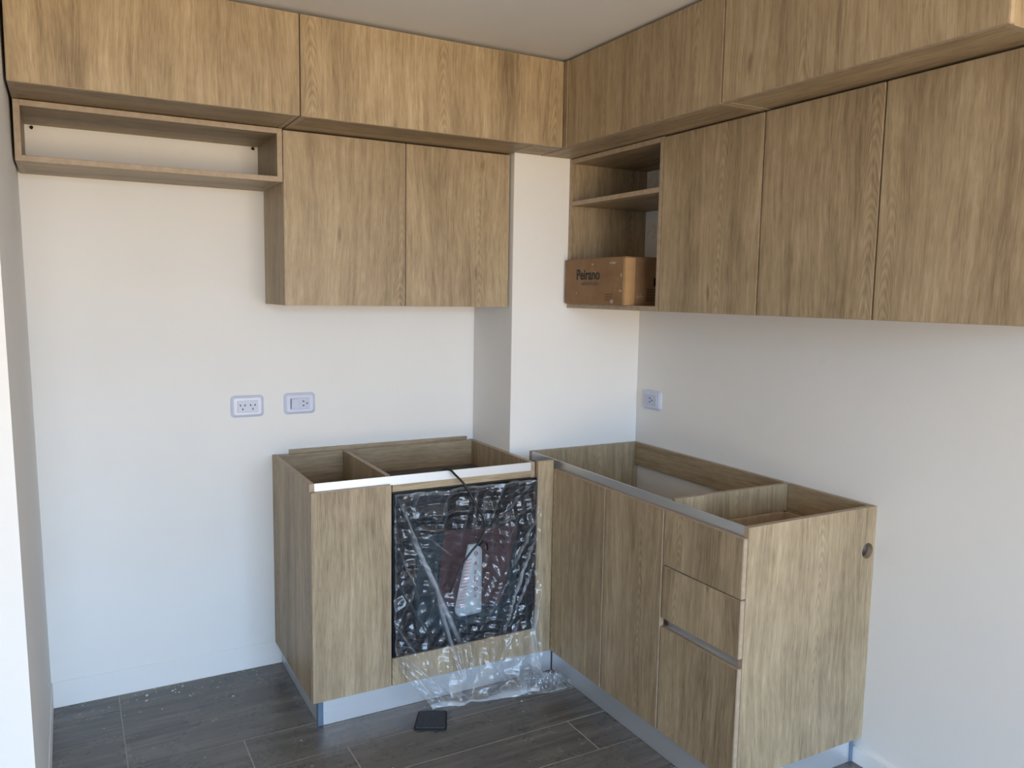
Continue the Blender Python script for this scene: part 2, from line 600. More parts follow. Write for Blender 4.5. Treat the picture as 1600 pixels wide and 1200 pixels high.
struct(block('ceiling', XR0 - .2, XR1 + .2, YR0 - .2, .2, ZC, ZC + .1, M['ceil']))
struct(block('wall_back', XR0 - .2, XR1 + .2, 0.0, .15, 0, ZC, M['wall']))
wr_ = struct(block('wall_right', 0.0, .15, YR0, 0.0, 0, ZC, M['wall']))
wc = struct(block('wall_column', -0.6495, 0.0, -0.348, 0.0, 0, ZC, M['wall'], bev=0.002))
# left return wall: leans a couple of centimetres, ends in a front face towards the room
LX = lambda z: -2.333 - 0.0135 * z
wl = struct(prism('wall_left', [(-2.333, 0), (-2.333, -1.15), (-3.9, -1.15), (-3.9, 0)], 0, ZC, M['wall']))
for v in wl.data.vertices:
    if v.co.x > 0:
        v.co.x = LX(v.co.z) - wl.location.x
struct(block('wall_left_side', XR0 - .15, XR0, YR0, -1.15, 0, ZC, M['wall']))
# wall behind the camera with its wide glazed opening
wrear = struct(block('wall_rear', XR0, WX0, YR0 - .15, YR0, 0, ZC, M['wall']))
struct(block('wall_rear_right', WX1, XR1, YR0 - .15, YR0, 0, ZC, M['wall']))
struct(block('wall_rear_lintel', WX0, WX1, YR0 - .15, YR0, WZ1, ZC, M['wall']))
struct(block('trim_1', WX0, WX1, YR0 - .15, YR0, 0, WZ0, M['skirt']))
win = bpy.data.objects.new('window_1', None)
win.location = ((WX0 + WX1) / 2, YR0 - .1, WZ0)
COL.objects.link(win)
win['kind'] = 'structure'
fw = 0.05
block('window_frame', WX0, WX1, YR0 - .11, YR0 - .06, WZ1 - fw, WZ1, M['frame'], win)
block('window_frame', WX0, WX1, YR0 - .11, YR0 - .06, WZ0, WZ0 + fw, M['frame'], win)
for fx in (WX0, WX0 + (WX1 - WX0 - fw) / 3, WX0 + 2 * (WX1 - WX0 - fw) / 3, WX1 - fw):
    block('window_frame', fx, fx + fw, YR0 - .11, YR0 - .06, WZ0 + fw, WZ1 - fw, M['frame'], win)
for k in range(3):
    xa = WX0 + k * (WX1 - WX0 - fw) / 3 + fw
    xb = WX0 + (k + 1) * (WX1 - WX0 - fw) / 3
    block('pane', xa, xb, YR0 - .088, YR0 - .082, WZ0 + fw, WZ1 - fw, M['pane'], win)

# skirtings
struct(block('baseboard_back', LX(0) + .001, -1.5135, -0.0025, 0.0, 0, 0.097, M['wall'], bev=0.001))
struct(block('baseboard_right', -0.012, 0.0, -4.5, -1.5725, 0, 0.052, M['skirt'], bev=0.001))
struct(block('baseboard_left', LX(0) - .002, LX(0) + .0025, -1.148, -0.004, 0, 0.097, M['wall'], bev=0.001))

def drill_hole(x, y, z, axis, parent, seed):
    """a drilled hole with a chipped plaster rim, on a wall face"""
    rg = random.Random(seed)
    bm = bmesh.new()
    n = 14
    c = bm.verts.new((0, 0, 0))
    ring = [bm.verts.new(((0.006 + rg.uniform(-.001, .001)) * math.cos(k * 2 * math.pi / n),
                          0.0, (0.006 + rg.uniform(-.001, .002)) * math.sin(k * 2 * math.pi / n))) for k in range(n)]
    out = [bm.verts.new(((0.012 + rg.uniform(-.003, .004)) * math.cos(k * 2 * math.pi / n),
                         0.0012, (0.011 + rg.uniform(-.003, .003)) * math.sin(k * 2 * math.pi / n) - .002)) for k in range(n)]
    for v in ring:
        v.co.y = 0.0
    c.co.y = 0.0
    for k in range(n):
        f = bm.faces.new((c, ring[k], ring[(k + 1) % n]))
        f.material_index = 0
        f2 = bm.faces.new((ring[k], out[k], out[(k + 1) % n], ring[(k + 1) % n]))
        f2.material_index = 1
    for v in bm.verts:
        v.co.y = -0.0015 if v in out else v.co.y
    for v in ring:
        v.co.y = -0.0028
    c.co.y = -0.0026
    for v in out:
        v.co.y = -0.0002
    o = bm_obj('drill_hole', bm, (x, y, z), [M['hole'], M['chip']])
    if axis == 'x':
        o.rotation_euler = (0, 0, -math.pi / 2)
    o.parent = parent
    o.location = Vector((x, y, z)) - Vector(parent.location)
    return o

wbk = bpy.data.objects['wall_back']
drill_hole(-2.313, 0, 2.050, 'y', wbk, 1)
drill_hole(-1.592, 0, 2.052, 'y', wbk, 2)
drill_hole(0, -0.411, 2.036, 'x', wr_, 3)

# ------------------------------------------------------------------ tall-run cabinets at the ceiling
Z1, ZT, DT = 2.079, 2.394, 0.5515

def ceiling_cab_A(x0, x1, label, xback=None, soffit_ext=None):
    t = thing('ceiling_cabinet', label, 'cabinet', ((x0 + x1) / 2, -0.27, Z1), 'cabinets against the ceiling')
    yc = -DT + TH + .003
    xb = x1 if xback is None else xback
    board('side_panel', x0 + .001, x0 + .001 + TH, yc, -.002, Z1, ZT, t, 'z')
    board('side_panel', xb - TH - .001, xb - .001, yc, -.002, Z1, ZT, t, 'z')
    board('bottom_panel', x0 + .001 + TH, xb - .001 - TH, yc + .004, -.002, Z1 + .001, Z1 + .001 + TH, t, 'x')
    board('top_panel', x0 + .001 + TH, xb - .001 - TH, yc, -.002, ZT - TH, ZT, t, 'x')
    board('back_panel', x0 + .001 + TH, xb - .001 - TH, -.012, -.004, Z1 + .02, ZT - TH, t, 'x')
    if soffit_ext:
        board('bottom_panel', xb, soffit_ext, yc + .004, -.350, Z1 + .001, Z1 + .001 + TH, t, 'x')
        board('top_panel', xb, soffit_ext, yc, -.350, ZT - TH, ZT, t, 'x')
    board('door', x0 + .001, x1 - .001, -DT, -DT + TH, Z1, ZT, t, 'z')
    return t

ceiling_cab_A(-2.3545, -1.5515, 'oak-look lift-up cabinet at the ceiling, left end above the long open niche')
ceiling_cab_A(-1.5495, -0.5540, 'oak-look lift-up cabinet at the ceiling above the two-door wall cabinet, meets the inner corner',
              xback=-0.6510, soffit_ext=-0.5360)

def ceiling_cab_B(y0, y1, label, first=False, last=False):
    t = thing('ceiling_cabinet', label, 'cabinet', (-0.27, (y0 + y1) / 2, Z1), 'cabinets against the ceiling')
    xc = -DT + TH + .003
    xb = -.002
    ys = y1 if not first else -0.3505
    board('side_panel', xc, xb, y0 + .001, y0 + .001 + TH, Z1, ZT, t, 'z')
    board('side_panel', xc, xb, ys - .001 - TH, ys - .001, Z1, ZT, t, 'z')
    board('bottom_panel', xc + .004, xb, y0 + .001 + TH, ys - .001 - TH, Z1 + .001, Z1 + .001 + TH, t, 'y')
    board('top_panel', xc, xb, y0 + .001 + TH, ys - .001 - TH, ZT - TH, ZT, t, 'y')
    board('back_panel', -.012, -.004, y0 + .001 + TH, ys - .001 - TH, Z1 + .02, ZT - TH, t, 'y')
    yd = y1 - .026 if first else y1 - .001
    board('door', -DT, -DT + TH, y0 + (.001 if not last else -.001), yd, Z1, ZT, t, 'z')
    if first:
        board('corner_filler', -.5535, -.5355, y1 - .023, y1 + .019, Z1, ZT, t, 'z')
    return t

ceiling_cab_B(-1.4000, -0.5530, 'oak-look lift-up cabinet at the ceiling above the open corner shelf on the right run', first=True)
ceiling_cab_B(-2.2170, -1.4020, 'oak-look lift-up cabinet at the ceiling at the right edge, its end panel catching warm light', last=True)

# ------------------------------------------------------------------ wall units, back wall
Z2, Z1T, DU = 1.468, 2.073, 0.3206
# long open niche
t = thing('open_niche', 'long shallow open oak-look niche fixed to the bare wall under the left ceiling cabinet', 'shelf', (-1.95, -0.16, 1.897))
nx0, nx1, nz0, nz1 = -2.3515, -1.5560, 1.896, 2.077
board('top_board', nx0 + TH, nx1 - TH, -DU, 0, nz1 - TH, nz1, t, 'x')
board('bottom_board', nx0 + TH, nx1 - TH, -DU, 0, nz0, nz0 + TH, t, 'x')
board('side_board', nx0, nx0 + TH, -DU, 0, nz0, nz1, t, 'z')
board('side_board', nx1 - TH, nx1, -DU, 0, nz0, nz1, t, 'z')

t = thing('wall_cabinet', 'oak-look wall cabinet with two doors beside the white column on the back wall', 'cabinet', (-1.1, -0.15, Z2), 'hanging wall cabinets')
ux0, ux1 = -1.5545, -0.6515
yc = -DU + TH + .002
board('side_panel', ux0, ux0 + TH, yc, 0, Z2, Z1T, t, 'z')
board('side_panel', ux1 - TH, ux1, yc, 0, Z2, Z1T, t, 'z')
board('bottom_panel', ux0 + TH, ux1 - TH, yc, 0, Z2 + .001, Z2 + .019, t, 'x')
board('top_panel', ux0 + TH, ux1 - TH, yc, 0, Z1T - TH, Z1T, t, 'x')
board('shelf', ux0 + TH, ux1 - TH, yc + .03, -.01, 1.75, 1.768, t, 'x')
board('back_panel', ux0 + TH, ux1 - TH, -.009, -.001, Z2 + .02, Z1T - TH, t, 'x')
board('door', ux0 + .001, -1.1005, -DU, -DU + TH, Z2, Z1T, t, 'z')
board('door', -1.0975, ux1 - .004, -DU, -DU + TH, Z2, Z1T, t, 'z')

# ------------------------------------------------------------------ wall units, right wall
DU2 = 0.3881
t = thing('open_shelf_unit', 'open oak-look shelf unit with two compartments beside the column, holding a carton', 'shelf', (-.19, -.65, Z2))
sy0, sy1 = -0.9490, -0.3495
board('side_panel', -DU2, 0, sy1 - TH, sy1, Z2, Z1T + .003, t, 'z')
board('side_panel', -DU2, 0, sy0, sy0 + TH, Z2, Z1T + .003, t, 'z')
board('top_board', -DU2, 0, sy0 + TH, sy1 - TH, Z1T - .015, Z1T + .003, t, 'y')
board('bottom_board', -DU2, 0, sy0 + TH, sy1 - TH, Z2, Z2 + TH, t, 'y')
board('shelf', -DU2, 0, sy0 + TH, sy1 - TH, 1.887, 1.905, t, 'y')
for (za) in (2.020, 1.800):
    block('mounting_plate', -.006, 0, -0.440, -0.385, za - .03, za + .03, M['chip'], t, bev=.001)

def wall_cab_B(y0, y1, splits, label):
    t = thing('wall_cabinet', label, 'cabinet', (-.2, (y0 + y1) / 2, Z2), 'hanging wall cabinets')
    xc = -DU2 + TH + .002
    board('side_panel', xc, 0, y0, y0 + TH, Z2, Z1T, t, 'z')
    board('side_panel', xc, 0, y1 - TH, y1, Z2, Z1T, t, 'z')
    board('bottom_panel', xc, 0, y0 + TH, y1 - TH, Z2 + .001, Z2 + .019, t, 'y')
    board('top_panel', xc, 0, y0 + TH, y1 - TH, Z1T - TH, Z1T, t, 'y')
    board('shelf', xc + .03, -.01, y0 + TH, y1 - TH, 1.75, 1.768, t, 'y')
    board('back_panel', -.009, -.001, y0 + TH, y1 - TH, Z2 + .02, Z1T - TH, t, 'y')
    ys = [y1] + splits + [y0]
    for a, c in zip(ys, ys[1:]):
        board('door', -DU2, -DU2 + TH, c + .0021, a - .0021, Z2, Z1T, t, 'z')

wall_cab_B(-1.8220, -0.9495, [-1.4160], 'oak-look wall cabinet with two doors, right of the open corner shelf')
wall_cab_B(-2.2550, -1.8225, [], 'oak-look single-door wall cabinet cut by the right edge of the photo')

# ------------------------------------------------------------------ carton on the shelf
cb = thing('cardboard_box', 'worn brown carton printed Peirano in the lower compartment of the open corner shelf', 'box',
           (-.255, -.5705, Z2 + TH))
bx0, bx1, by0, by1, bz0, bz1 = -.408, -.09, -.775, -.369, Z2 + TH, 1.664
bm = bmesh.new()
# closed carton with slightly bulging sides
nx, ny, nz_ = 8, 10, 6
def grid_face(fn, a, c):
    vs = [[bm.verts.new(fn(i / a, j / c)) for j in range(c + 1)] for i in range(a + 1)]
    for i in range(a):
        for j in range(c):
            bm.faces.new((vs[i][j], vs[i + 1][j], vs[i + 1][j + 1], vs[i][j + 1]))
def bulge(s, q):
    return 16 * s * (1 - s) * q * (1 - q)
cxm, cym, czm = (bx0 + bx1) / 2, (by0 + by1) / 2, (bz0 + bz1) / 2
L = lambda a, c_, t_: a + (c_ - a) * t_
for sgn, xx in ((-1, bx0), (1, bx1)):
    grid_face(lambda s, q, xx=xx, sgn=sgn: (xx - cxm + sgn * .002 * bulge(s, q), L(by0, by1, s) - cym, L(bz0, bz1, q) - czm), ny, nz_)
for sgn, yy in ((-1, by0), (1, by1)):
    grid_face(lambda s, q, yy=yy, sgn=sgn: (L(bx0, bx1, s) - cxm, yy - cym + sgn * .002 * bulge(s, q), L(bz0, bz1, q) - czm), nx, nz_)
grid_face(lambda s, q: (L(bx0, bx1, s) - cxm, L(by0, by1, q) - cym, bz1 - czm + .003 * bulge(s, q)), nx, ny)
grid_face(lambda s, q: (L(bx0, bx1, s) - cxm, L(by0, by1, q) - cym, bz0 - czm), nx, ny)
bmesh.ops.remove_doubles(bm, verts=bm.verts, dist=1e-5)
bm_obj('body', bm, (cxm, cym, czm), [M['card']], cb)
# top flap seam, corner tape, staples
block('flap', bx0 + .004, cxm - .001, by0 + .004, by1 - .004, bz1 + .0005, bz1 + .004, M['card'], cb)
block('flap', cxm + .001, bx1 - .004, by0 + .004, by1 - .004, bz1 + .0005, bz1 + .004, M['card'], cb)
block('tape', bx0 - .0016, bx0 + .02, by0 - .0008, by0 + .010, bz0 + .001, bz1 - .001, M['tape'], cb)
block('tape', bx0 + .0, bx0 + .045, by0 - .0030, by0 - .0022, bz0 + .001, bz1 - .001, M['tape'], cb)
rx = (math.pi / 2, 0, -math.pi / 2)      # reads correctly seen from -x
text_part('printed_name', 'Peirano', 0.058, (bx0 - .0024, -0.452, 1.584), rx, M['ink'], cb, bold=.0012, xs=.92)
for k in range(10):      # faded, unreadable line under the name
    block('faded_print', bx0 - .0026, bx0 - .0018, -.490 - k * .0125 - .008, -.490 - k * .0125, 1.561, 1.572 + .002 * (k % 3), M['grey_ink'], cb)
for k in range(3):
    block('printed_line', bx0 - .0026, bx0 - .0016, -.700, -.655, 1.524 - k * .010, 1.5275 - k * .010, M['brown_ink'], cb)
block('printed_mark', bx0 + .135, bx0 + .165, by0 - .0034, by0 - .0016, 1.560, 1.590, M['ink'], cb)
for k in range(5):
    block('printed_line', bx0 + .10, bx0 + .165, by0 - .0034, by0 - .0016, 1.545 - k * .010, 1.548 - k * .010, M['brown_ink'], cb)
# scuffs of torn tape
for (yy, zz, w, h) in ((-.565, 1.643, .022, .008), (-.70, 1.646, .05, .012), (-.455, 1.530, .008, .007), (-.70, 1.500, .03, .02), (-.752, 1.54, .02, .01), (-.755, 1.60, .012, .02)):
    bm = bmesh.new()
    rg = random.Random(int(yy * 1000) + int(zz * 1000))
    n = 9
    vs = [bm.verts.new((rg.uniform(-.0002, .0002), (w * .5) * math.cos(k * 2 * math.pi / n) * rg.uniform(.6, 1.1),
                        (h * .5) * math.sin(k * 2 * math.pi / n) * rg.uniform(.6, 1.1))) for k in range(n)]
    bm.faces.new(vs)
    bm_obj('scuff', bm, (bx0 - .0026, yy, zz), [M['tape_w']], cb)

# ------------------------------------------------------------------ wall sockets
def rounded_plate(w, h, d, r, taper=.004, bow=0.0):
    bm = bmesh.new()
    def ring(w_, h_, r_, z_):
        pts = []
        for cx_, cy_, a0 in ((w_ / 2 - r_, h_ / 2 - r_, 0), (-w_ / 2 + r_, h_ / 2 - r_, 90), (-w_ / 2 + r_, -h_ / 2 + r_, 180), (w_ / 2 - r_, -h_ / 2 + r_, 270)):
            for k in range(5):
                a = math.radians(a0 + k * 22.5)
                px_, py_ = cx_ + r_ * math.cos(a), cy_ + r_ * math.sin(a)
                px_ += math.copysign(bow * (1 - (2 * py_ / h_) ** 2), px_)
                pts.append(bm.verts.new((px_, -z_, py_)))
        return pts
    A = ring(w, h, r, 0)
    B = ring(w, h, r, d * .45)
    C_ = ring(w - 2 * taper, h - 2 * taper, max(r - taper * .5, .001), d)
    for P, Q in ((A, B), (B, C_)):
        n = len(P)
        for k in range(n):
            bm.faces.new((P[k], P[(k + 1) % n], Q[(k + 1) % n], Q[k]))
    bm.faces.new(A)
    bm.faces.new(C_)
    return bm

def slot_mesh(w, h, ang=0):
    bm = box_bm(w / 2, .0008, h / 2)
    bmesh.ops.rotate(bm, verts=bm.verts, matrix=Matrix.Rotation(ang, 3, 'Y'))
    return bm

def socket(x, y, z, rotz, kind, label):
    t = thing('wall_socket', label, 'socket', (x, y, z), 'white wall sockets')
    t.rotation_euler = (0, 0, rotz)
    def add(name, bm, loc, mat, smooth=False):
        o = bm_obj(name, bm, (0, 0, 0), [mat], None, smooth)
        o.parent = t
        o.location = loc
        return o
    add('cover_plate', rounded_plate(.120, .085, .011, .012, .010, .004), (0, 0, 0), M['plastic'])
    add('insert', rounded_plate(.078, .046, .0025, .003, .001), (0, -.0108, 0), M['plastic_in'])
    def outlet(cx_, rot90=False):
        pts = [(-.0085, .005, math.radians(-30)), (.0085, .005, math.radians(30)), (0, -.010, 0)]
        for (dx, dz, a) in pts:
            if rot90:
                dx, dz = -dz, dx
                a += math.pi / 2
            add('slot', slot_mesh(.0035, .0075, a), (cx_ + dx, -.0137, dz), M['slot'])
    if kind == 'double':
        outlet(-.019)
        outlet(.019)
    elif kind == 'switch':
        sw = add('rocker', box_bm(.0125, .0025, .0205), (-.022, -.0150, 0), M['plastic'])
        sw.rotation_euler = (math.radians(5), 0, 0)
        add('rocker_gap', box_bm(.0008, .0008, .021), (-.0365, -.0140, 0), M['slot'])
        outlet(.018, True)
    else:
        outlet(.0, True)
    return t

socket(-1.631, -.0002, 1.070, 0, 'double', 'white double socket plate, left of the two on the back wall')
socket(-1.428, -.0002, 1.0715, 0, 'switch', 'white plate with rocker switch and single socket, right of the two on the back wall')
socket(-.0002, -.461, 1.071, -math.pi / 2, 'single', 'white single socket plate on the right wall next to the corner column')

# ------------------------------------------------------------------ base cabinet on the back wall
ZB, ZK, DA, ZD = 0.870, 0.0925, 0.5755, 0.8385
t = thing('base_cabinet', 'oak-look base cabinet without worktop, one door left of the wrapped oven', 'cabinet', (-1.1, -.28, ZK), 'base cabinets without worktop')
ax0, ax1 = -1.5385, -0.6515
yc = -DA + TH
board('side_panel', ax0, ax0 + TH, yc, 0, ZK, ZB, t, 'z')
board('side_panel', ax1 - TH, ax1, yc, 0, ZK, ZB, t, 'z')
board('divider', -1.2590, -1.2410, yc + .023, -.012, ZK + TH, ZB, t, 'z')
board('bottom_panel', ax0 + TH, ax1 - TH, yc, 0, ZK + .001, ZK + .001 + TH, t, 'x')
board('back_rail', ax0 + TH, -1.2590, -.030, -.0125, .70, ZB, t, 'x')
board('back_rail', -1.2410, ax1 - TH, -.030, -.0125, .70, ZB, t, 'x')
board('wall_strip', -1.4730, -0.6840, -.0118, -.0005, .60, .886, t, 'x')
block('top_profile', ax0 + TH, ax1 - TH + .003, yc + .0005, yc + .004, ZD + .0015, ZB, M['alu_lit_x'], t, bev=.0006)
block('top_profile', ax0 + TH, ax1 - TH + .003, yc + .0005, yc + .022, ZD - .001, ZD + .0018, M['alu_lit_x'], t)
board('front_rail', -1.2405, ax1 - TH, yc + .0005, yc + .018, .812, ZD - .001, t, 'x')
board('door', ax0 + .0015, -1.2510, -DA, -DA + TH, ZK + .002, ZD + .004, t, 'z')
board('lower_front_panel', -1.2475, ax1 + .003, -DA + .001, -DA + TH, ZK + .002, .197, t, 'z')
board('oven_shelf', -1.2405, ax1 - TH, -DA + TH, -.03, .180, .198, t, 'x')

filler = tag(board('corner_post', -.6475, -.5765, -DA, -DA + TH, ZK, ZB + .004, None, 'z'),
             'narrow oak-look filler post in the corner between the two base cabinets', 'post')

# ------------------------------------------------------------------ base cabinet on the right wall
DB = 0.574
t = thing('base_cabinet', 'long oak-look base cabinet without worktop on the right wall, two doors and three drawers', 'cabinet', (-.28, -.97, ZK), 'base cabinets without worktop')
xc = -DB + TH
yE = -1.5955
board('side_panel', xc, 0, -.3685, -.3505, ZK, ZB, t, 'z')
board('divider', xc + .023, -.019, -1.2500, -1.2320, ZK + TH, ZB, t, 'z')
board('bottom_panel', xc, 0, yE + TH, -.3685, ZK + .001, ZK + .001 + TH, t, 'y')
board('back_rail', -.0185, -.0005, -1.2320, -.3685, .770, ZB, t, 'y')
board('back_rail', -.0185, -.0005, yE + TH, -1.2500, .770, ZB, t, 'y')
# end panel with a drilled cable hole
bm = bmesh.new()
cxp, czp = (xc + 0) / 2, (ZK + ZB) / 2
hw, hh = -xc / 2, (ZB - ZK) / 2
rect = [bm.verts.new((sx * hw, 0, sz * hh)) for sx, sz in ((-1, -1), (1, -1), (1, 1), (-1, 1))]
hx_, hz_, hr = -.0335 - cxp, .728 - czp, .0255
circ = [bm.verts.new((hx_ + hr * math.cos(k * math.pi / 14), 0, hz_ + hr * math.sin(k * math.pi / 14))) for k in range(28)]
ed = [bm.edges.new((rect[k], rect[(k + 1) % 4])) for k in range(4)] + [bm.edges.new((circ[k], circ[(k + 1) % 28])) for k in range(28)]
bmesh.ops.triangle_fill(bm, edges=ed, use_beauty=True)
r = bmesh.ops.extrude_face_region(bm, geom=bm.faces[:])
for v in [g for g in r['geom'] if isinstance(g, bmesh.types.BMVert)]:
    v.co.y += TH
for f in bm.faces:
    f.normal_update()
    if abs(f.normal.y) < .5:
        f.material_index = 1
bm_obj('end_panel', bm, (cxp, yE, czp), [M['oak_z'], M['edge']], t)
block('top_profile', xc + .002, xc + .0055, yE + TH, -.3685, ZD + .0015, ZB, M['alu_shaded_y'], t, bev=.0006)
block('top_profile', xc - .000, xc + .022, yE + TH, -.3685, ZD - .003, ZD + .0012, M['alu_shaded_y'], t)
block('drawer_profile', xc + .012, xc + .016, yE + TH, -1.2500, .440, .488, M['alu_shaded_y'], t)
block('drawer_profile', xc, xc + .016, yE + TH, -1.2500, .444, .447, M['alu_shaded_y'], t)
board('door', -DB - .0018, -DB + TH - .0018, -.9232, -.5760, ZK, ZD, t, 'z')
board('door', -DB - .0004, -DB + TH - .0004, -1.2442, -.9264, ZK, ZD, t, 'z')
for (za, zb) in ((.6585, ZD), (.4790, .6550), (ZK, .4490)):
    d = board('drawer', -DB + .0014, -DB + TH + .0006, yE + .001, -1.2482, za, zb, t, 'z')
    top = min(zb - .055, .785)
    bx = bmesh.new()
    x0_, x1_, y0_, y1_ = -.535, -.06, -1.552, -1.277
    z0_ = za + .03
    for (a, c_, e, g) in ((x0_, x0_ + .014, y0_, y1_), (x1_ - .014, x1_, y0_, y1_), (x0_, x1_, y0_, y0_ + .014), (x0_, x1_, y1_ - .014, y1_)):
        box_bm((c_ - a) / 2, (g - e) / 2, (top - z0_) / 2, bx, ((a + c_) / 2, (e + g) / 2, (top + z0_) / 2))
    box_bm((x1_ - x0_) / 2, (y1_ - y0_) / 2, .004, bx, ((x0_ + x1_) / 2, (y0_ + y1_) / 2, z0_ + .004))
    wp = Vector(t.location) + Vector(d.location)
    for v in bx.verts:
        v.co -= wp
    o = bm_obj('drawer_box', bx, (0, 0, 0), [M['edge']])
    o.parent = d
    o.location = (0, 0, 0)

# ------------------------------------------------------------------ kick boards
k1 = thing('kick_board', 'brushed aluminium kick board under the oven cabinet, with bluish corner profile at its left end', 'kick board', (-1.0, -.55, 0), 'kick boards')
KY = -.5605
block('front_board', -1.4985, -.5600, KY, KY + .014, .0008, ZK - .0005, M['kick_x'], k1, bev=.0006)
block('return_board', -1.5135, -1.5005, -.546, -.0055, .0008, ZK - .0005, M['kick_y'], k1, bev=.0006)
block('corner_profile', -1.5185, -1.4988, KY - .003, KY + .016, .0008, ZK - .0005, M['kick_corner'], k1, bev=.002)
block('joint_strip', -.5602, -.5570, KY + .001, KY + .012, .0008, ZK - .0005, M['kick_joint'], k1)
k2 = thing('kick_board', 'brushed aluminium kick board running under the doors and drawers of the right-hand cabinet', 'kick board', (-.55, -1.05, 0), 'kick boards')
KX = -.5560
block('front_board', KX, KX + .014, -1.5690, KY - .0005, .0008, ZK - .0005, M['kick_y'], k2, bev=.0006)
block('return_board', KX + .016, -.0135, -1.5710, -1.5570, .0008, ZK - .0005, M['kick_x'], k2, bev=.0006)
block('corner_profile', KX - .002, KX + .0155, -1.5730, -1.5695, .0008, ZK - .0005, M['kick_corner'], k2)
block('clip', -.026, -.0128, -1.5755, -1.5712, .0008, ZK - .001, M['kick_corner'], k2)

# ------------------------------------------------------------------ built-in oven
ov = thing('oven', 'built-in oven with black glass front, wrapped in clear plastic in the base cabinet', 'oven', (-.947, -.3, .199))
ox0, ox1, oz0, oz1 = -1.2385, -.6715, .1990, .765
block('body', ox0, ox1, -.553, -.035, oz0, oz1, M['black_enamel'], ov, bev=.003)
fx0, fx1 = -1.2470, -.6490
block('control_panel', fx0, fx1, -.5720, -.5535, .700, .8105, M['black_glass'], ov, bev=.002)
dr = block('oven_door', fx0, fx1, -.5720, -.5535, .1990, .6975, M['black_glass'], ov, bev=.002)
def sub(o, parent_part, root):
    """re-parent a part made under root to a part of root"""
    o.parent = parent_part
    o.location = Vector(o.location) - Vector(parent_part.location)
    return o
sub(block('window_glass', -1.155, -.735, -.5728, -.5718, .270, .640, M['glass_window'], ov, bev=0), dr, ov)

sheet = bmesh.new()
n1_, n2_ = 12, 12
vs = []
for i in range(n1_ + 1):
    row = []
    for j in range(n2_ + 1):
        s, q = i / n1_, j / n2_
        xx = L(L(-1.075, -1.045, q), L(-.800, -.735, q), s)
        zz = L(L(.365, .335, s), L(.650, .630, s), q)
        yy = -.5742 - .0022 * abs(noise.noise(Vector((s * 3, q * 3, 3.1))))
        row.append(sheet.verts.new((xx + .9, yy + .574, zz - .49)))
    vs.append(row)
for i in range(n1_):
    for j in range(n2_):
        sheet.faces.new((vs[i][j], vs[i + 1][j], vs[i + 1][j + 1], vs[i][j + 1]))
so = bm_obj('printed_sheet', sheet, (-.9, -.574, .49), [M['red_paper']], None, True)
tag(so, 'dark red printed sheet on the oven glass under the clear wrapping', 'paper')

# white pouch with red print
pz = thing('document_pouch', 'white pouch with red printed marks hanging inside the clear wrapping over the oven', 'pouch', (-.94, -.583, .31))
bm = bmesh.new()
rows_ = []
N1, N2 = 18, 14
for j in range(N1 + 1):
    q = j / N1
    zz = L(.312, .585, q)
    xl = L(-1.008, -.950, min(1, q * 1.02))
    if q < .12:
        xl += .02 * (1 - q / .12) ** 2
    xr = -.893 + (.004 if q < .9 else -.010 * (q - .9) / .1)
    row = []
    for i in range(N2 + 1):
        s = i / N2
        xx = L(xl, xr, s)
        bul = .014 * math.sin(math.pi * min(1, s * 1.05)) ** .6 * (.45 + .55 * math.sin(math.pi * min(1, q * .9 + .08)))
        yy = -.5775 - max(0, bul) - .0012 * noise.noise(Vector((s * 5, q * 14, 1)))
        row.append((xx, yy, zz))
    rows_.append(row)
fv = [[bm.verts.new((p_[0] + .94, p_[1] + .583, p_[2] - .31)) for p_ in row] for row in rows_]
bk = [[bm.verts.new((p_[0] + .94, -.5768 + .583, p_[2] - .31)) for p_ in row] for row in rows_]
for j in range(N1):
    for i in range(N2):
        f = bm.faces.new((fv[j][i], fv[j][i + 1], fv[j + 1][i + 1], fv[j + 1][i]))
        bm.faces.new((bk[j][i], bk[j + 1][i], bk[j + 1][i + 1], bk[j][i + 1]))
for j in range(N1):
    for i in (0, N2):
        bm.faces.new((fv[j][i], fv[j + 1][i], bk[j + 1][i], bk[j][i]))
for i in range(N2):
    for j in (0, N1):
        bm.faces.new((fv[j][i], bk[j][i], bk[j][i + 1], fv[j][i + 1]))
bm_obj('pouch_body', bm, (-.94, -.583, .31), [M['pouch']], pz, True)
def pouch_y(x_, z_):
    q = (z_ - .312) / .273
    j = max(0, min(N1, int(round(q * N1))))
    row = rows_[j]
    best = min(row, key=lambda p_: abs(p_[0] - x_))
    return best[1]
rg = random.Random(3)
for ch, zz in (('O', .545), ('A', .507), ('S', .473), ('I', .452), ('D', .436), ('O', .408), ('A', .380)):
    o = text_part('printed_letter', ch, .020, (-.930, pouch_y(-.922, zz) - .0022, zz), (math.pi / 2, math.radians(12), 0), M['red_ink'], pz, bold=.0004)
for k in range(15):
    zz = .350 + k * .0125
    xx0 = L(-.998, -.958, (zz - .33) / .23)
    xm = xx0 + .014
    o = block('printed_stripe', xx0, xx0 + .028, pouch_y(xm, zz) - .0040, pouch_y(xm, zz) - .0030, zz, zz + .004, M['pink_print'], pz)
    o.rotation_euler = (0, math.radians(-8), 0)

